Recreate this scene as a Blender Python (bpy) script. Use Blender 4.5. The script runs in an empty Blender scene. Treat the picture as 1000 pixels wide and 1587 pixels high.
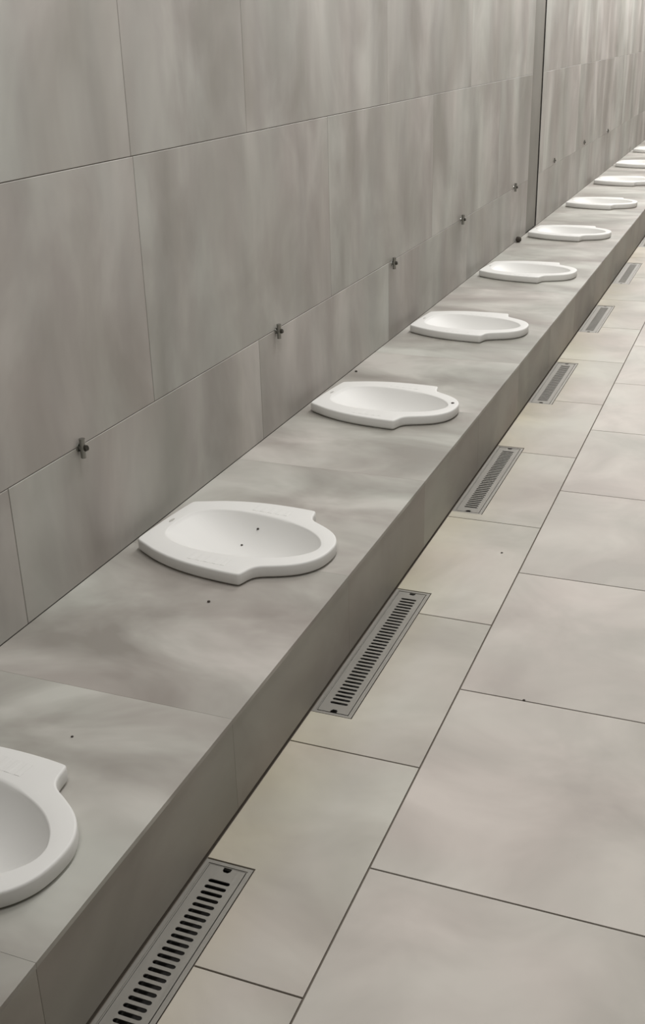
import bpy, bmesh, math, random
from mathutils import Matrix, Vector, noise as mnoise
random.seed(7)
K = 1.2                                   # plan units (tile = 0.6) to metres
sc = bpy.context.scene
COL = sc.collection

# ------------------------------------------------------------------ camera
F, YAW, PITCH, ROLL, CX, CZ = 1709.92, 0.385931, -0.409597, 0.0273235, 1.344060, 1.327056
cam_d = bpy.data.cameras.new('camera')
cam = bpy.data.objects.new('camera', cam_d)
COL.objects.link(cam)
cam_d.sensor_fit = 'VERTICAL'
cam_d.sensor_height = 36.0
cam_d.sensor_width = 36.0
cam_d.lens = F * 36.0 / 1587.0
cam_d.clip_start = 0.02
R = Matrix.Rotation(YAW, 3, 'Z') @ Matrix.Rotation(PITCH, 3, 'X') @ Matrix.Rotation(ROLL, 3, 'Y')
r_, f_, u_ = R.col[0], R.col[1], R.col[2]
M = Matrix((r_, u_, -f_)).transposed().to_4x4()
M.translation = Vector((CX * K, 0, CZ * K))
cam.matrix_world = M
sc.camera = cam

# ------------------------------------------------------------------ light, exposure
w = bpy.data.worlds.new('world'); sc.world = w; w.use_nodes = True
w.node_tree.nodes['Background'].inputs[0].default_value = (0.8, 0.85, 0.9, 1)
w.node_tree.nodes['Background'].inputs[1].default_value = 0.05
vs = sc.view_settings
vs.view_transform = 'Standard'; vs.look = 'None'; vs.gamma = 1.0; vs.use_curve_mapping = False
vs.exposure = 0.4
CEIL = 2.9
# LED strip lights on the ceiling, in a row above the plinth side and one over the walkway: (x, y, watts)
PANELS = [(0.80, 0.5, 11), (0.80, 2.5, 19), (0.80, 4.5, 21), (0.80, 6.5, 23), (0.80, 8.5, 27), (0.80, 10.5, 33),
          (0.80, 12.5, 36), (0.80, 14.5, 36), (0.80, 16.5, 36),
          (2.2, 1.6, 11), (2.2, 4.6, 7), (2.2, 7.6, 6), (2.2, 10.6, 6), (2.2, 13.6, 6)]
for i, (x, y, p) in enumerate(PANELS):
    ld = bpy.data.lights.new('ceiling_strip_light', 'AREA')
    ld.shape = 'RECTANGLE'; ld.size = 0.12; ld.size_y = 1.2; ld.energy = p
    ld.color = (1.0, 0.995, 0.995)
    lo = bpy.data.objects.new('ceiling_strip_light', ld); COL.objects.link(lo)
    lo.location = (x, y, CEIL - 0.03)

# ------------------------------------------------------------------ helpers
def link(name, bm, mat, parent=None, loc=(0, 0, 0), smooth=False):
    me = bpy.data.meshes.new(name)
    bm.normal_update()
    bm.to_mesh(me); bm.free()
    if smooth:
        for p in me.polygons: p.use_smooth = True
    return link_me(name, me, mat, parent, loc)

def link_me(name, me, mat, parent=None, loc=(0, 0, 0)):
    o = bpy.data.objects.new(name, me); COL.objects.link(o)
    if mat is not None and not me.materials: me.materials.append(mat)
    o.location = loc
    if parent is not None: o.parent = parent
    return o

def tag(o, label=None, cat=None, group=None, kind=None):
    if label: o['label'] = label
    if cat: o['category'] = cat
    if group: o['group'] = group
    if kind: o['kind'] = kind
    return o

def thing(name, label, cat, loc=(0, 0, 0), rz=0.0, group=None):
    o = bpy.data.objects.new(name, None); COL.objects.link(o)
    o.empty_display_size = 0.05
    o.location = loc; o.rotation_euler = (0, 0, rz)
    return tag(o, label, cat, group)

def add_box(bm, a, b):
    x0, y0, z0 = a; x1, y1, z1 = b
    v = [bm.verts.new(p) for p in ((x0, y0, z0), (x1, y0, z0), (x1, y1, z0), (x0, y1, z0),
                                   (x0, y0, z1), (x1, y0, z1), (x1, y1, z1), (x0, y1, z1))]
    for q in ((0, 3, 2, 1), (4, 5, 6, 7), (0, 1, 5, 4), (1, 2, 6, 5), (2, 3, 7, 6), (3, 0, 4, 7)):
        bm.faces.new([v[i] for i in q])

def box_bm(a, b, bev=0.0):
    bm = bmesh.new(); add_box(bm, a, b)
    if bev: bmesh.ops.bevel(bm, geom=bm.edges[:], offset=bev, segments=1, affect='EDGES')
    return bm

def grid_solid(xs, ys, z0, z1, solid, bev=0.0):
    """a slab of rectangular cells between the breaks xs and ys; cells where solid() is false are open"""
    bm = bmesh.new(); vt = {}
    def V(i, j, z):
        k = (i, j, z)
        if k not in vt: vt[k] = bm.verts.new((xs[i], ys[j], z1 if z else z0))
        return vt[k]
    nx, ny = len(xs) - 1, len(ys) - 1
    occ = [[solid((xs[i] + xs[i + 1]) / 2, (ys[j] + ys[j + 1]) / 2) for j in range(ny)] for i in range(nx)]
    on = lambda i, j: 0 <= i < nx and 0 <= j < ny and occ[i][j]
    for i in range(nx):
        for j in range(ny):
            if not occ[i][j]: continue
            bm.faces.new((V(i, j, 1), V(i + 1, j, 1), V(i + 1, j + 1, 1), V(i, j + 1, 1)))
            bm.faces.new((V(i, j, 0), V(i, j + 1, 0), V(i + 1, j + 1, 0), V(i + 1, j, 0)))
            if not on(i - 1, j): bm.faces.new((V(i, j, 0), V(i, j, 1), V(i, j + 1, 1), V(i, j + 1, 0)))
            if not on(i + 1, j): bm.faces.new((V(i + 1, j, 0), V(i + 1, j + 1, 0), V(i + 1, j + 1, 1), V(i + 1, j, 1)))
            if not on(i, j - 1): bm.faces.new((V(i, j, 0), V(i + 1, j, 0), V(i + 1, j, 1), V(i, j, 1)))
            if not on(i, j + 1): bm.faces.new((V(i, j + 1, 0), V(i, j + 1, 1), V(i + 1, j + 1, 1), V(i + 1, j + 1, 0)))
    if bev:
        es = [e for e in bm.edges if len(e.link_faces) == 2 and e.calc_face_angle(0) > 0.5
              and e.verts[0].co.z > z1 - 1e-6 and e.verts[1].co.z > z1 - 1e-6]
        bmesh.ops.bevel(bm, geom=es, offset=bev, segments=1, affect='EDGES')
    return bm

def cyl(bm, p0, p1, r0, r1=None, n=16, cap=True):
    r1 = r0 if r1 is None else r1
    p0, p1 = Vector(p0), Vector(p1); d = (p1 - p0).normalized()
    a = d.orthogonal().normalized(); b = d.cross(a)
    rings = []
    for p, r in ((p0, r0), (p1, r1)):
        rings.append([bm.verts.new(p + (a * math.cos(t) + b * math.sin(t)) * r)
                      for t in (2 * math.pi * i / n for i in range(n))])
    for i in range(n):
        bm.faces.new((rings[0][i], rings[0][(i + 1) % n], rings[1][(i + 1) % n], rings[1][i]))
    if cap:
        bm.faces.new(list(reversed(rings[0]))); bm.faces.new(rings[1])

# ------------------------------------------------------------------ materials
def srgb(r, g, b):
    f = lambda c: (c / 255 / 12.92) if c / 255 <= 0.04045 else ((c / 255 + 0.055) / 1.055) ** 2.4
    return (f(r), f(g), f(b), 1)

def plain(name, c, rough=0.6, metal=0.0, coat=0.0):
    m = bpy.data.materials.new(name); m.use_nodes = True
    b = m.node_tree.nodes['Principled BSDF']
    b.inputs['Base Color'].default_value = c
    b.inputs['Roughness'].default_value = rough
    b.inputs['Metallic'].default_value = metal
    b.inputs['Coat Weight'].default_value = coat
    return m

def tile_mat(name, dark, mid, light, stretch=(1, 1, 1), rough=0.42, stain=0.0, tint=0.35, streak=None):
    """concrete-look porcelain: clouds of grey, with faint green and pink drifts; each tile has its own clouds"""
    m = bpy.data.materials.new(name); m.use_nodes = True
    nt = m.node_tree; N = nt.nodes; L = nt.links
    b = N['Principled BSDF']
    tc = N.new('ShaderNodeTexCoord'); oi = N.new('ShaderNodeObjectInfo')
    mul = N.new('ShaderNodeVectorMath'); mul.operation = 'MULTIPLY_ADD'
    mul.inputs[1].default_value = (37.0, 91.0, 53.0)
    L.new(oi.outputs['Random'], mul.inputs[0]); L.new(tc.outputs['Object'], mul.inputs[2])
    mp = N.new('ShaderNodeMapping'); mp.inputs['Scale'].default_value = stretch
    L.new(mul.outputs[0], mp.inputs['Vector'])
    n1 = N.new('ShaderNodeTexNoise'); n1.inputs['Scale'].default_value = 2.6
    n1.inputs['Detail'].default_value = 4; n1.inputs['Roughness'].default_value = 0.52
    n1.inputs['Distortion'].default_value = 0.5
    L.new(mp.outputs[0], n1.inputs['Vector'])
    cr = N.new('ShaderNodeValToRGB')
    cr.color_ramp.elements[0].position = 0.34; cr.color_ramp.elements[0].color = dark
    cr.color_ramp.elements[1].position = 0.66; cr.color_ramp.elements[1].color = light
    e = cr.color_ramp.elements.new(0.5); e.color = mid
    L.new(n1.outputs['Fac'], cr.inputs[0])
    # colour drift
    n2 = N.new('ShaderNodeTexNoise'); n2.inputs['Scale'].default_value = 1.9; n2.inputs['Detail'].default_value = 2
    off = N.new('ShaderNodeVectorMath'); off.operation = 'ADD'; off.inputs[1].default_value = (11, 5, 3)
    L.new(mp.outputs[0], off.inputs[0]); L.new(off.outputs[0], n2.inputs['Vector'])
    cr2 = N.new('ShaderNodeValToRGB')
    cr2.color_ramp.elements[0].position = 0.35; cr2.color_ramp.elements[0].color = (0.92, 1.0, 0.93, 1)
    cr2.color_ramp.elements[1].position = 0.65; cr2.color_ramp.elements[1].color = (1.0, 0.93, 0.90, 1)
    L.new(n2.outputs['Fac'], cr2.inputs[0])
    mx = N.new('ShaderNodeMix'); mx.data_type = 'RGBA'; mx.blend_type = 'MULTIPLY'
    mx.inputs['Factor'].default_value = tint
    L.new(cr.outputs[0], mx.inputs['A']); L.new(cr2.outputs[0], mx.inputs['B'])
    col = mx.outputs['Result']
    # tone of the whole tile
    vm = N.new('ShaderNodeMapRange'); vm.inputs['To Min'].default_value = 0.96; vm.inputs['To Max'].default_value = 1.035
    L.new(oi.outputs['Random'], vm.inputs['Value'])
    hs = N.new('ShaderNodeHueSaturation'); L.new(vm.outputs[0], hs.inputs['Value']); L.new(col, hs.inputs['Color'])
    col = hs.outputs[0]
    if streak:
        mp3 = N.new('ShaderNodeMapping'); mp3.inputs['Scale'].default_value = streak
        geo = N.new('ShaderNodeNewGeometry'); L.new(geo.outputs['Position'], mp3.inputs['Vector'])
        n3 = N.new('ShaderNodeTexNoise'); n3.inputs['Scale'].default_value = 3.0; n3.inputs['Detail'].default_value = 3
        L.new(mp3.outputs[0], n3.inputs['Vector'])
        cr3 = N.new('ShaderNodeValToRGB')
        cr3.color_ramp.elements[0].position = 0.38; cr3.color_ramp.elements[0].color = (0.90, 0.90, 0.90, 1)
        cr3.color_ramp.elements[1].position = 0.68; cr3.color_ramp.elements[1].color = (1.07, 1.07, 1.065, 1)
        L.new(n3.outputs['Fac'], cr3.inputs[0])
        m3 = N.new('ShaderNodeMix'); m3.data_type = 'RGBA'; m3.blend_type = 'MULTIPLY'; m3.inputs['Factor'].default_value = 1.0
        L.new(col, m3.inputs['A']); L.new(cr3.outputs[0], m3.inputs['B']); col = m3.outputs['Result']
    if stain:
        # yellowish water stains left in patches along the tile edge next to the riser
        sx = N.new('ShaderNodeSeparateXYZ'); L.new(tc.outputs['Object'], sx.inputs[0])
        mr = N.new('ShaderNodeMapRange'); mr.inputs['From Min'].default_value = 0.20; mr.inputs['From Max'].default_value = 0.0
        L.new(sx.outputs['X'], mr.inputs['Value'])
        n4 = N.new('ShaderNodeTexNoise'); n4.inputs['Scale'].default_value = 4.0; n4.inputs['Detail'].default_value = 3
        L.new(mul.outputs[0], n4.inputs['Vector'])
        mm = N.new('ShaderNodeMath'); mm.operation = 'MULTIPLY'
        L.new(mr.outputs[0], mm.inputs[0]); L.new(n4.outputs['Fac'], mm.inputs[1])
        ms = N.new('ShaderNodeMath'); ms.operation = 'MULTIPLY'; ms.inputs[1].default_value = stain; ms.use_clamp = True
        L.new(mm.outputs[0], ms.inputs[0])
        m4 = N.new('ShaderNodeMix'); m4.data_type = 'RGBA'; m4.blend_type = 'MULTIPLY'
        m4.inputs['B'].default_value = (0.93, 0.90, 0.68, 1)
        L.new(ms.outputs[0], m4.inputs['Factor']); L.new(col, m4.inputs['A']); col = m4.outputs['Result']
    L.new(col, b.inputs['Base Color'])
    rr = N.new('ShaderNodeMapRange'); rr.inputs['To Min'].default_value = rough - 0.06; rr.inputs['To Max'].default_value = rough + 0.08
    L.new(n1.outputs['Fac'], rr.inputs['Value']); L.new(rr.outputs[0], b.inputs['Roughness'])
    b.inputs['Specular IOR Level'].default_value = 0.35
    return m

MAT_FLOOR = tile_mat('floor_porcelain', srgb(167, 161, 154), srgb(180, 174, 167), srgb(194, 188, 181), (1, 1, 1), 0.55, tint=0.35)
MAT_FLOOR_EDGE = tile_mat('floor_porcelain_stained', srgb(162, 156, 148), srgb(175, 169, 161), srgb(187, 182, 174), (1, 1, 1), 0.55, stain=1.0, tint=0.35)
MAT_TOP = tile_mat('plinth_porcelain', srgb(137, 132, 126), srgb(158, 154, 148), srgb(181, 178, 172), (0.8, 1.3, 1), 0.45, tint=0.4)
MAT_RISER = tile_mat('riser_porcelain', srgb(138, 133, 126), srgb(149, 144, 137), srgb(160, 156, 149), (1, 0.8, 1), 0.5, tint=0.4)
MAT_WALL = tile_mat('wall_porcelain', srgb(146, 142, 136), srgb(159, 155, 150), srgb(174, 171, 166), (1, 1.1, 0.6), 0.5,
                    streak=(1, 1.6, 0.28), tint=0.35)
MAT_GROUT = plain('grout', srgb(104, 96, 86), 0.9)
MAT_GROUT_WALL = plain('wall_grout', srgb(122, 117, 110), 0.9)
MAT_CORE = plain('mortar', srgb(80, 74, 66), 0.95)
MAT_RECESS = tile_mat('column_concrete', srgb(118, 114, 108), srgb(128, 124, 118), srgb(138, 134, 128), (1, 1, 0.5), 0.7)
MAT_PAINT = plain('room_paint', srgb(160, 157, 152), 0.8)
MAT_CEIL = plain('ceiling_paint', srgb(232, 230, 226), 0.85)
MAT_CERAMIC = plain('white_glazed_ceramic', srgb(213, 212, 208), 0.5)
MAT_CERAMIC.node_tree.nodes['Principled BSDF'].inputs['Specular IOR Level'].default_value = 0.35
MAT_MARK = plain('printed_grey_mark', srgb(176, 174, 168), 0.4)
MAT_CHROME = plain('chrome', srgb(150, 150, 145), 0.25, 1.0)
MAT_KNOB = plain('dark_tap_metal', srgb(70, 68, 62), 0.4, 0.8)
MAT_SLOT = plain('dark_drain_channel', srgb(34, 31, 26), 0.8)
MAT_GRIT = plain('dark_grit', srgb(58, 52, 45), 0.9)

def steel_mat():
    m = plain('brushed_stainless_steel', srgb(145, 142, 135), 0.45, 0.7)
    nt = m.node_tree; N = nt.nodes; L = nt.links; b = N['Principled BSDF']
    tc = N.new('ShaderNodeTexCoord'); mp = N.new('ShaderNodeMapping'); mp.inputs['Scale'].default_value = (60, 3, 10)
    nz = N.new('ShaderNodeTexNoise'); nz.inputs['Scale'].default_value = 4
    L.new(tc.outputs['Object'], mp.inputs['Vector']); L.new(mp.outputs[0], nz.inputs['Vector'])
    r = N.new('ShaderNodeMapRange'); r.inputs['To Min'].default_value = 0.34; r.inputs['To Max'].default_value = 0.52
    L.new(nz.outputs['Fac'], r.inputs['Value']); L.new(r.outputs[0], b.inputs['Roughness'])
    return m
MAT_STEEL = steel_mat()

# ------------------------------------------------------------------ plan (units of 0.6 per tile, times K)
PW, PH = 0.5591 * K, 0.2049 * K           # plinth depth and height
SEAM = 0.8369 * K                         # first long floor seam
TL = 0.6 * K                              # tile length
YR = 1.4190 * K                           # a cross joint of the open floor
YP = 0.878 * K                            # a joint of the plinth
Y_MIN, Y_MAX = -2.4, 20.0
X_MAX = 3.3
PAN_Y = [v * K for v in (1.045, 2.145, 3.242, 4.310, 5.450, 6.610, 7.840, 9.050, 10.230, 11.450)]
PAN_X = -0.010 * K
TILT = [math.radians(v) for v in (-5, -5, -5, -4, -5, -5, -5, -5, -5, -5)]   # the pans sit slightly askew
GR_X0, GR_X1 = 0.5600 * K, 0.6505 * K
GR = [(a * K, b * K) for a, b in ((0.748, 1.346), (1.834, 2.429), (2.964, 3.560), (4.068, 4.660),
                                  (5.205, 5.775), (6.330, 6.952), (7.500, 8.100), (8.66, 9.26), (9.82, 10.42))]
TAP = [(1.904, .5107), (2.974, .5085), (4.089, .504), (5.118, .514), (6.242, .519), (7.402, .540), (8.566, .546), (9.744, .530)]

# ------------------------------------------------------------------ setting
TT = 0.012                                # tile thickness
J = 0.0045                                # joint on the floor
T0, T1 = Y_MIN, Y_MAX

def in_grate(y): return any(a < y < b for a, b in GR)
# floor bed: solid below, with an open trench under each drain
xs = [-0.3, GR_X0 - 0.0, GR_X1, X_MAX + 0.2]
ys = sorted([T0 - 0.2, T1 + 0.2] + [v for g in GR for v in g])
bm = grid_solid(xs, ys, -0.06, -0.004, lambda x, y: not (GR_X0 < x < GR_X1 and in_grate(y)))
add_box(bm, (-0.3, T0 - 0.2, -0.12), (X_MAX + 0.2, T1 + 0.2, -0.0601))
floor = tag(link('floor', bm, MAT_GROUT), kind='structure')

mesh_cache = {}
def rect_tile(key, sx, sy, mat, parent, loc, name):
    if key not in mesh_cache:
        o = link(name, grid_solid([0, sx], [0, sy], -TT + 0.0085, 0, lambda x, y: True, 0.0012), mat, parent, loc)
        mesh_cache[key] = o.data
        return o
    return link_me(name, mesh_cache[key], mat, parent, loc)

# open floor columns, joints staggered by half a tile
k0 = int(math.floor((T0 - YR) / TL)) + 1
for c in range(4):
    x0 = SEAM + c * TL
    sx = min(TL, X_MAX - x0)
    if sx < 0.1: continue
    for k in range(k0, int((T1 - YR) / TL) + 1):
        y = YR + k * TL + (0 if c % 2 == 0 else TL / 2)
        rect_tile(('floor', c if sx < TL - 1e-6 else 'full'), sx - J, TL - J, MAT_FLOOR, floor,
                  (x0 + J / 2, y + J / 2, 0), 'floor_tile')
# narrow column beside the plinth, notched round the drains
for k in range(k0, int((T1 - YR) / TL) + 1):
    y0 = YR - TL / 2 + k * TL + J / 2; y1 = y0 + TL - J
    xa, xb = PW + 0.002, SEAM - J / 2
    hit = [(a - 0.003, b + 0.003) for a, b in GR if a < y1 and b > y0]
    if not hit:
        rect_tile(('edge',), xb - xa, y1 - y0, MAT_FLOOR_EDGE, floor, (xa, y0, 0), 'floor_tile')
    else:
        ysb = sorted(set([y0, y1] + [v for h in hit for v in h if y0 < v < y1]))
        b_ = grid_solid([0, GR_X1 + 0.003 - xa, xb - xa], [v - y0 for v in ysb], -TT + 0.0085, 0,
                        lambda x, y: not (x < GR_X1 + 0.003 - xa and any(a < y + y0 < b for a, b in hit)), 0.0012)
        link('floor_tile', b_, MAT_FLOOR_EDGE, floor, (xa, y0, 0))

# wall with the squat pans: grout bed plus tiles
STRIP = (6.62 * K, 6.93 * K)              # recessed column strip
ZW = 0.0
bm = bmesh.new()
add_box(bm, (-0.20, T0, 0), (-0.0025, STRIP[0], CEIL))
add_box(bm, (-0.20, STRIP[1], 0), (-0.0025, T1, CEIL))
add_box(bm, (-0.20, STRIP[0], 0), (-0.022, STRIP[1], CEIL))
wall = tag(link('wall_left', bm, MAT_GROUT_WALL), kind='structure')
JW = 0.0022
ZROW = [PH + 0.0005, 0.5122 * K, 1.085 * K, 1.685 * K, 2.285 * K, CEIL]
seams = {0: (1.652 * K, 2 * TL), 1: (2.24 * K, 2 * TL), 2: (2.84 * K, 2 * TL), 3: (2.24 * K, 2 * TL), 4: (2.84 * K, 2 * TL)}
for r in range(5):
    z0, z1 = ZROW[r], ZROW[r + 1]
    s0, st = seams[r]
    cuts = [s0 + st * n for n in range(-6, 20) if T0 < s0 + st * n < T1]
    if r == 2: cuts.append(2.232 * K)
    cuts = sorted(cuts + [T0, T1])
    spans = []
    for a, b in zip(cuts, cuts[1:]):      # leave the recessed strip free
        if b <= STRIP[0] or a >= STRIP[1]: spans.append((a, b, 0, 0))
        else:
            if STRIP[0] - a > 0.02: spans.append((a, STRIP[0], 0, 1))
            if b - STRIP[1] > 0.02: spans.append((STRIP[1], b, 1, 0))
    for a, b, ea, eb in spans:
        JW = 0.0022 if a < 4.0 * K else (0.0014 if a < STRIP[1] - 0.01 else 0.0008)   # tighter joints up the wall
        ya = a + (0 if ea else JW / 2); yb = b - (0 if eb else JW / 2)
        zz0 = z0 + JW / 2; zz1 = z1 - JW / 2
        key = (r, round(yb - ya, 5), JW)
        if key in mesh_cache:
            link_me('wall_tile', mesh_cache[key], MAT_WALL, wall, (0, ya, zz0))
        else:
            o = link('wall_tile', box_bm((-0.010, 0, 0), (0, yb - ya, zz1 - zz0), 0.001), MAT_WALL, wall, (0, ya, zz0))
            mesh_cache[key] = o.data
# concrete column face at the back of the recess, and its slim metal edge beads
link('column_face', box_bm((-0.022, STRIP[0] + 0.016, PH), (-0.008, STRIP[1] - 0.012, CEIL)), MAT_RECESS, wall)

# the rest of the room, out of frame: other walls and ceiling
for nm, a, b, mt in (('wall_right', (X_MAX, T0, 0), (X_MAX + 0.2, T1, CEIL), MAT_PAINT),
                     ('wall_back', (-0.2, T0 - 0.2, 0), (X_MAX + 0.2, T0, CEIL), MAT_PAINT),
                     ('wall_front', (-0.2, T1, 0), (X_MAX + 0.2, T1 + 0.2, CEIL), MAT_PAINT),
                     ('ceiling', (-0.2, T0 - 0.2, CEIL), (X_MAX + 0.2, T1 + 0.2, CEIL + 0.15), MAT_CEIL)):
    tag(link(nm, box_bm(a, b), mt), kind='structure')

# ------------------------------------------------------------------ plinth
plinth = thing('plinth', 'long low tiled plinth along the left wall carrying the row of squat pans', 'platform', (0, 0, 0))
HOLES = []
for yc in PAN_Y:
    for xa, xb, h in ((0.105, 0.395, 0.114), (0.395, 0.435, 0.088), (0.435, 0.460, 0.062)):
        HOLES.append((xa * K, xb * K, yc - h * K, yc + h * K))
def open_at(x, y): return any(a < x < b and c < y < d for a, b, c, d in HOLES)
hx = [0.105 * K, 0.395 * K, 0.435 * K, 0.460 * K]
bm = grid_solid([0.002] + hx + [PW - TT], sorted([T0, T1] + [v for h in HOLES for v in h[2:]]), 0.0, PH - TT,
                lambda x, y: not open_at(x, y))
link('core', bm, MAT_CORE, plinth)
kp = int(math.floor((T0 - YP) / TL)) + 1
for k in range(kp, int((T1 - YP) / TL)):
    y0 = YP + k * TL + 0.0003; y1 = YP + (k + 1) * TL - 0.0003
    yb = sorted(set([y0, y1] + [v for h in HOLES for v in h[2:] if y0 < v < y1]))
    bm = grid_solid([0.0008] + hx + [PW], [v - y0 for v in yb], -TT + 0.0005, 0, lambda x, y: not open_at(x, y + y0), 0.0006)
    link('top_tile', bm, MAT_TOP, plinth, (0, y0, PH))
    if ('riser',) in mesh_cache:
        link_me('riser_tile', mesh_cache[('riser',)], MAT_RISER, plinth, (PW - 0.0015, y0, 0))
    else:
        o = link('riser_tile', box_bm((-TT + 0.002, 0, 0.007), (0, y1 - y0, PH - TT), 0.0005), MAT_RISER, plinth, (PW - 0.0015, y0, 0))
        mesh_cache[('riser',)] = o.data

# ------------------------------------------------------------------ squat pans
def chaikin(pts, n=2):
    for _ in range(n):
        q = []
        for i in range(len(pts)):
            a, b = pts[i], pts[(i + 1) % len(pts)]
            q.append((a[0] * .75 + b[0] * .25, a[1] * .75 + b[1] * .25))
            q.append((a[0] * .25 + b[0] * .75, a[1] * .25 + b[1] * .75))
        pts = q
    return pts

def mirror(half):                          # half: list from back (x small) to nose along y > 0
    return half + [(x, -y) for x, y in reversed(half)]

OUT = mirror([(0.053, 0.030), (0.055, 0.105), (0.057, 0.119), (0.061, 0.125), (0.072, 0.131), (0.090, 0.140), (0.130, 0.160), (0.190, 0.179), (0.250, 0.189), (0.320, 0.193),
              (0.366, 0.192), (0.375, 0.190), (0.379, 0.180), (0.384, 0.153), (0.396, 0.137), (0.430, 0.120), (0.462, 0.101),
              (0.486, 0.077), (0.502, 0.048), (0.508, 0.018)])
INN = mirror([(0.090, 0.020), (0.094, 0.052), (0.110, 0.080), (0.145, 0.102), (0.195, 0.115), (0.260, 0.116), (0.320, 0.110),
              (0.375, 0.097), (0.420, 0.078), (0.455, 0.050), (0.473, 0.022), (0.477, 0.008)])
OUT = chaikin(OUT, 2); INN = chaikin(INN, 3)
CEN = (0.285, 0.0)
def ray(poly, ang):
    dx, dy = math.cos(ang), math.sin(ang); best = None
    for i in range(len(poly)):
        (ax, ay), (bx, by) = poly[i], poly[(i + 1) % len(poly)]
        ax -= CEN[0]; ay -= CEN[1]; bx -= CEN[0]; by -= CEN[1]
        ex, ey = bx - ax, by - ay
        den = dx * ey - dy * ex
        if abs(den) < 1e-12: continue
        t = (ax * ey - ay * ex) / den; s = (ax * dy - ay * dx) / den
        if t > 0 and -1e-9 <= s <= 1 + 1e-9: best = t if best is None else max(best, t)
    return (CEN[0] + dx * best, CEN[1] + dy * best)
angs = [2 * math.pi * i / 120 for i in range(120)]
for x, y in OUT: angs.append(math.atan2(y - CEN[1], x - CEN[0]) % (2 * math.pi))
angs = sorted(angs)
angs = [a for i, a in enumerate(angs) if i == 0 or a - angs[i - 1] > 0.006]

def pan_body_mesh():
    bm = bmesh.new()
    o = [ray(OUT, a) for a in angs]; q = [ray(INN, a) for a in angs]
    n = len(angs)
    def inset(pts, d):
        r = []
        for i in range(n):
            a, b = Vector(pts[i - 1]), Vector(pts[(i + 1) % n])
            t = (b - a).normalized()
            r.append((pts[i][0] - t.y * d / K, pts[i][1] + t.x * d / K))
        return r
    HT = 0.0390
    loops = []
    for d, z in ((0.009, 0.0003), (0.008, 0.0035), (0.0035, 0.0045), (0.0012, 0.0065), (0.0, 0.010), (0.0, HT - 0.006),
                 (0.0010, HT - 0.0024), (0.0030, HT - 0.0006), (0.0060, HT)):
        loops.append([(x * K, y * K, z) for x, y in inset(o, d)])
    for t, z in ((0.55, HT - 0.0003), (0.90, HT + 0.0), (0.965, HT - 0.0005), (1.0, HT - 0.003)):
        oi = inset(o, 0.006)
        loops.append([((oi[i][0] * (1 - t) + q[i][0] * t) * K, (oi[i][1] * (1 - t) + q[i][1] * t) * K, z) for i in range(n)])
    deep = (0.345, 0.0); D = 0.078
    for t in (0.03, 0.07, 0.12, 0.18, 0.25, 0.34, 0.44, 0.55, 0.67, 0.8, 0.92):
        z = HT - 0.003 - D * (1 - (1 - t) ** 2.3)
        loops.append([((q[i][0] * (1 - t) + deep[0] * t) * K, (q[i][1] * (1 - t) + deep[1] * t) * K, z) for i in range(n)])
    V = [[bm.verts.new(p) for p in lp] for lp in loops]
    for A, B in zip(V, V[1:]):
        for i in range(n):
            bm.faces.new((A[i], A[(i + 1) % n], B[(i + 1) % n], B[i]))
    c = bm.verts.new((deep[0] * K, 0, HT - 0.003 - D))
    for i in range(n): bm.faces.new((V[-1][i], V[-1][(i + 1) % n], c))
    return bm

def foot_bm(s):
    bm = bmesh.new()                       # one low ribbed pad where the foot stands
    x0, y0 = 0.225 * K, s * 0.150 * K
    prof = []
    for i in range(5):
        for dx, z in ((0.0, 0.0391), (0.004, 0.0395), (0.012, 0.0395), (0.016, 0.0391)):
            prof.append((x0 + i * 0.026 + dx, z))
    w = 0.020
    a = [bm.verts.new((x, y0 - w, z)) for x, z in prof]; b = [bm.verts.new((x, y0 + w, z)) for x, z in prof]
    for i in range(len(prof) - 1): bm.faces.new((a[i], a[i + 1], b[i + 1], b[i]))
    lo = [bm.verts.new((x, y, 0.0380)) for x, y in ((prof[0][0], y0 - w), (prof[-1][0], y0 - w), (prof[-1][0], y0 + w), (prof[0][0], y0 + w))]
    bm.faces.new(list(reversed(lo)))
    bm.faces.new(list(reversed(a)) + [lo[0], lo[1]]); bm.faces.new(b + [lo[2], lo[3]])
    bm.faces.new((a[0], b[0], lo[3], lo[0])); bm.faces.new((b[-1], a[-1], lo[1], lo[2]))
    bmesh.ops.recalc_face_normals(bm, faces=bm.faces[:])
    return bm

def mark_bm():
    bm = bmesh.new(); n = 24
    a = [bm.verts.new((0.074 * K + 0.0045 * math.cos(t), 0.014 * math.sin(t), 0.0394)) for t in (2 * math.pi * i / n for i in range(n))]
    b = [bm.verts.new((v.co.x, v.co.y, 0.0385)) for v in a]
    bm.faces.new(a)
    for i in range(n): bm.faces.new((b[i], b[(i + 1) % n], a[(i + 1) % n], a[i]))
    return bm

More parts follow.
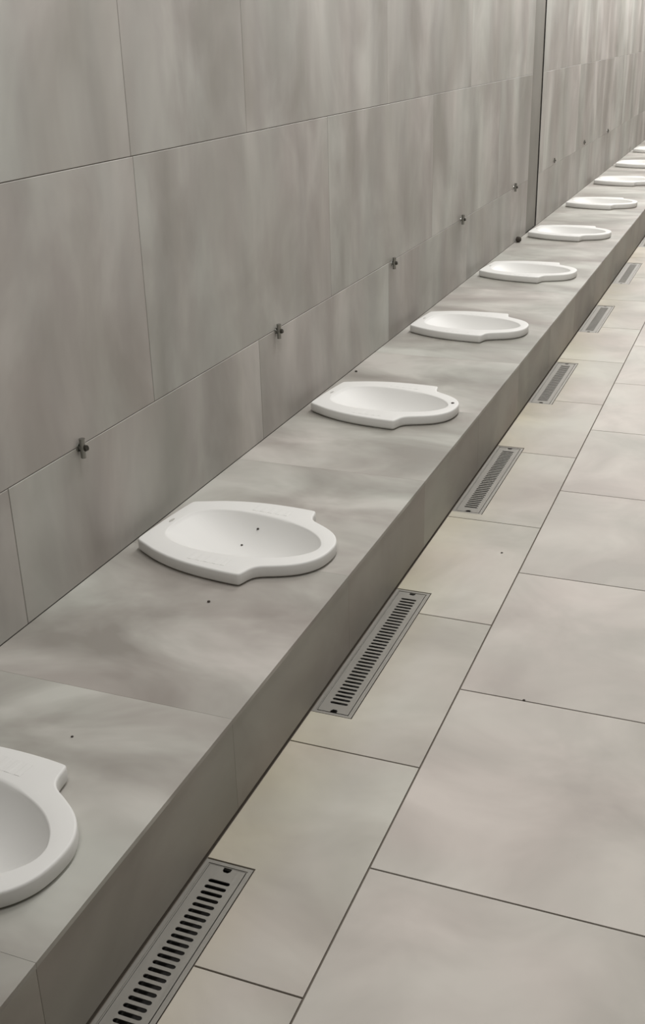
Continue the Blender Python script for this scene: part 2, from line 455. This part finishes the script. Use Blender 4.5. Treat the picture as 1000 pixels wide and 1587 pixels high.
PAN_LABEL = ['nearest white squat pan, cut off by the left edge of the photo',
             'second white squat pan from the camera, with two dark specks in its bowl',
             'third white squat pan from the camera, with a dark dot on its nose',
             'fourth white squat pan from the camera, level with the fourth drain',
             'fifth white squat pan from the camera, the last before the recessed wall strip',
             'sixth white squat pan, its wall end beside the recessed vertical strip in the wall',
             'seventh white squat pan, first beyond the recessed vertical wall strip',
             'eighth white squat pan, its nose cut off by the right edge of the photo',
             'ninth white squat pan, last but one up the row at the right edge',
             'farthest visible white squat pan, a sliver at the right edge of the photo']
body_me = feet_me = mark_me = None
for i, yc in enumerate(PAN_Y):
    t = thing('squat_toilet', PAN_LABEL[i], 'toilet', (PAN_X, yc, PH), 0, 'white squat pans along the plinth')
    piv = Matrix.Translation((0.28 * K, 0, 0)) @ Matrix.Rotation(TILT[i], 4, 'Z') @ Matrix.Translation((-0.28 * K, 0, 0))
    t.location = Vector((PAN_X, yc, PH)) + piv.translation
    t.rotation_euler = (0, 0, TILT[i])
    if body_me is None:
        body = link('pan_body', pan_body_mesh(), MAT_CERAMIC, t, smooth=True)
        fl = link('foot_rest', foot_bm(1), MAT_CERAMIC, t); fr = link('foot_rest', foot_bm(-1), MAT_CERAMIC, t)
        mk = link('maker_mark', mark_bm(), MAT_MARK, t)
        mk['label'] = 'small grey oval printed mark'
    else:
        for src in (body, fl, fr, mk):
            c = src.copy(); COL.objects.link(c); c.parent = t

# ------------------------------------------------------------------ floor drains
GW = GR_X1 - GR_X0
def slot_plate(x0, x1, y0, y1, sx0, sx1, n, z0, z1):
    """cover plate punched with n cross slots with rounded ends, and a finger notch at each end"""
    bm = bmesh.new()
    top = {}
    def V(x, y, z):
        k = (round(x, 6), round(y, 6), z)
        if k not in top: top[k] = bm.verts.new((x, y, z))
        return top[k]
    pitch = (y1 - y0 - 0.068) / n; sw = pitch * 0.54
    ya = y0 + 0.034
    def prism(poly):
        a = [V(x, y, z1) for x, y in poly]; b = [V(x, y, z0) for x, y in poly]
        bm.faces.new(a); bm.faces.new(list(reversed(b)))
        return a, b
    walls = []
    m = 4
    # side rails with scalloped inner edges, and bars between slots
    def left_end(yc):  return [(sx0 + sw / 2 - sw / 2 * math.cos(t), yc - sw / 2 * math.sin(t)) for t in [math.pi / 2 - math.pi * i / m for i in range(m + 1)]]
    yc = [ya + pitch * (i + .5) for i in range(n)]
    L = []; Rr = []
    for c in yc:
        le = [(sx0 + sw / 2 - sw / 2 * math.sin(math.pi * i / m), c - sw / 2 * math.cos(math.pi * i / m)) for i in range(m + 1)]
        L.append(le); Rr.append([(sx0 + sx1 - x, y) for x, y in le])
    xl, xr = sx0 + sw / 2, sx1 - sw / 2
    for i in range(n):
        b0 = ya if i == 0 else (yc[i - 1] + yc[i]) / 2
        b1 = ya + pitch * n if i == n - 1 else (yc[i] + yc[i + 1]) / 2
        prism([(x0, b0), (xl, b0)] + L[i] + [(xl, b1), (x0, b1)])
        prism([(x1, b1), (xr, b1)] + list(reversed(Rr[i])) + [(xr, b0), (x1, b0)])
        prism([(xl, b0), (xr, b0), Rr[i][0], L[i][0]])
        prism([L[i][-1], Rr[i][-1], (xr, b1), (xl, b1)])
        rim = L[i] + list(reversed(Rr[i]))
        for p, q in zip(rim, rim[1:] + rim[:1]):
            bm.faces.new((V(*p, z1), V(*q, z1), V(*q, z0), V(*p, z0)))
    # end pieces with the finger notch
    cx = (sx0 + sx1) / 2; nw = 0.009
    for s, ye, yi in ((1, y0, ya), (-1, y1, ya + pitch * n)):
        nd = 0.013
        poly = [(x0, yi), (x0, ye), (cx - nw, ye), (cx - nw, ye + s * nd * .6), (cx - nw * .5, ye + s * nd),
                (cx + nw * .5, ye + s * nd), (cx + nw, ye + s * nd * .6), (cx + nw, ye), (x1, ye), (x1, yi), (xr, yi), (xl, yi)]
        if s < 0: poly = list(reversed(poly))
        prism(poly)
        e = poly
        for p, q in zip(e, e[1:]):
            if abs(p[1] - yi) < 1e-7 and abs(q[1] - yi) < 1e-7: continue
            bm.faces.new((V(*p, z0), V(*q, z0), V(*q, z1), V(*p, z1)))
    bmesh.ops.recalc_face_normals(bm, faces=bm.faces[:])
    return bm

def frame_bm(x0, x1, y0, y1, t, z0, z1, lip):
    bm = bmesh.new()
    add_box(bm, (x0, y0, z0), (x0 + t, y1, z1)); add_box(bm, (x1 - t, y0, z0), (x1, y1, z1))
    add_box(bm, (x0 + t, y0, z0), (x1 - t, y0 + t, z1)); add_box(bm, (x0 + t, y1 - t, z0), (x1 - t, y1, z1))
    # turned-up inner lip that holds the cover
    a = t; b = t + 0.0025
    for p, q in (((x0 + a, y0 + a), (x0 + b, y1 - a)), ((x1 - b, y0 + a), (x1 - a, y1 - a)),
                 ((x0 + b, y0 + a), (x1 - b, y0 + b)), ((x0 + b, y1 - b), (x1 - b, y1 - a))):
        add_box(bm, (p[0], p[1], z0), (q[0], q[1], z1 - lip))
    return bm

DRAIN_LABEL = ['nearest stainless slotted floor drain, cut off by the bottom edge of the photo',
               'second nearest stainless slotted floor drain, at the plinth foot by the second squat pan',
               'third stainless slotted floor drain, at the plinth foot beside the third pan',
               'fourth stainless slotted floor drain up the plinth foot, by the fourth pan',
               'fifth floor drain up the plinth foot, small and grey',
               'sixth floor drain up the plinth foot, last but one before the right edge',
               'seventh floor drain up the plinth, farthest in view at the right edge']
proto = None
for i, (a, b) in enumerate(GR[:7]):
    t = thing('floor_drain', DRAIN_LABEL[i], 'drain', (GR_X0, a, 0), 0, 'slotted drains along the plinth foot')
    if proto is None:
        ln = 0.595 * K
        FR = 0.0085
        p1 = link('drain_frame', frame_bm(0.0005, GW - 0.0005, 0.0005, ln - 0.0005, FR, -0.010, -0.0012, 0.0016), MAT_STEEL, t)
        p2 = link('cover', slot_plate(FR + 0.0045, GW - FR - 0.0045, FR + 0.0045, ln - FR - 0.0045, 0.0315, GW - 0.0285, 35, -0.0045, -0.0018), MAT_STEEL, t)
        bm = bmesh.new()
        add_box(bm, (0.004, 0.004, -0.058), (GW - 0.004, ln - 0.004, -0.056))
        for p, q in (((0.004, 0.004), (0.006, ln - 0.004)), ((GW - 0.006, 0.004), (GW - 0.004, ln - 0.004)),
                     ((0.006, 0.004), (GW - 0.006, 0.006)), ((0.006, ln - 0.006), (GW - 0.006, ln - 0.004))):
            add_box(bm, (p[0], p[1], -0.056), (q[0], q[1], -0.0101))
        p3 = link('channel', bm, MAT_SLOT, t)
        proto = (p1, p2, p3)
        t.scale = (1, (b - a) / ln, 1)
    else:
        t.scale = (1, (b - a) / (0.595 * K), 1)
        for src in proto:
            c = src.copy(); COL.objects.link(c); c.parent = t

# ------------------------------------------------------------------ small wall taps
TAP_LABEL = ['nearest small tap on the left wall, on the tile seam before the second pan',
             'second small tap on the left wall, above the gap before the third pan',
             'third small tap on the left wall, at a tile corner above the fourth pan',
             'fourth small dark tap on the left wall, just before the fifth pan',
             'fifth small dark tap, last one before the recessed wall strip',
             'first tiny tap beyond the recessed strip, low on the far wall',
             'second tiny tap beyond the recessed strip on the far wall',
             'farthest tiny tap on the far wall, near the right edge']
tp = None
for i, (y, z) in enumerate(TAP):
    t = thing('wall_tap', TAP_LABEL[i], 'tap', (0, y * K, z * K + 0.001), 0, 'small taps on the left wall')
    if i >= 5: t.scale = (0.7, 0.7, 0.7)
    if tp is None:
        bm = bmesh.new(); cyl(bm, (0.0, 0, 0), (0.004, 0, 0), 0.012, 0.011, 20)
        a = link('flange', bm, MAT_CHROME, t)
        bm = bmesh.new()
        cyl(bm, (0.003, 0, 0), (0.017, 0, 0), 0.0075, 0.0075, 16)
        cyl(bm, (0.013, 0, 0.025), (0.013, 0, -0.028), 0.0085, 0.0075, 16)
        b = link('tap_body', bm, MAT_CHROME, t)
        bm = bmesh.new()
        cyl(bm, (0.0205, 0, -0.001), (0.027, 0, 0.001), 0.0085, 0.0075, 14)
        c = link('handle', bm, MAT_KNOB, t); c['label'] = 'dark tap handle'
        tp = (a, b, c)
    else:
        for src in tp:
            c = src.copy(); COL.objects.link(c); c.parent = t

# ------------------------------------------------------------------ specks of grit, and a pebble in place of a screw hole
def pebble(name, label, cat, loc, r, flat=0.5, mat=MAT_GRIT, seed=0):
    bm = bmesh.new(); bmesh.ops.create_icosphere(bm, subdivisions=2, radius=r)
    for v in bm.verts:
        v.co *= 1 + 0.35 * mnoise.noise(v.co / r * 1.3 + Vector((seed * 7.1, 3, 1)))
        v.co.z *= flat
    lo = min(v.co.z for v in bm.verts)
    for v in bm.verts: v.co.z -= lo
    return tag(link(name, bm, mat, None, loc, smooth=True), label, cat)
pebble('grit', 'dark speck of grit on the plinth in front of the second pan', 'speck', (0.316 * K, 1.863 * K, PH), 0.0042, seed=1)
pebble('grit', 'tiny dark speck on the plinth beyond the nearest pan', 'speck', (0.316 * K, 1.335 * K, PH), 0.0028, seed=2)
pebble('grit', 'dark speck on the plinth against the wall beyond the third pan', 'speck', (0.022 * K, 3.612 * K, PH), 0.006, seed=3)
pebble('grit', 'rusty speck on the floor tile right of the third drain', 'speck', (0.768 * K, 2.723 * K, 0), 0.004, 0.3, seed=5)
pebble('grit', 'dark chip in the floor joint on the open floor', 'speck', (0.978 * K, 2.0225 * K, -0.003), 0.0045, 0.5, seed=6)
pebble('grit', 'upper dark speck of grit in the bowl of the second pan', 'speck', (0.314, 2.686, 0.2496), 0.0045, 0.5, seed=8)
pebble('grit', 'lower, fainter speck of grit in the bowl of the second pan', 'speck', (0.2854, 2.6307, 0.2175), 0.0036, 0.5, seed=9)
pebble('grit', 'dark pebble standing in for a screw hole on the rim of the third pan at its nose', 'speck', (0.5708, 3.9147, 0.2843), 0.006, 0.35, seed=10)  # added pebble standing in for the pan's screw hole, not loose grit
pebble('lump', 'dark lump on the plinth at the wall foot just before the recessed strip', 'lump', (0.0235, 7.60, PH), 0.022, 0.9, seed=7)
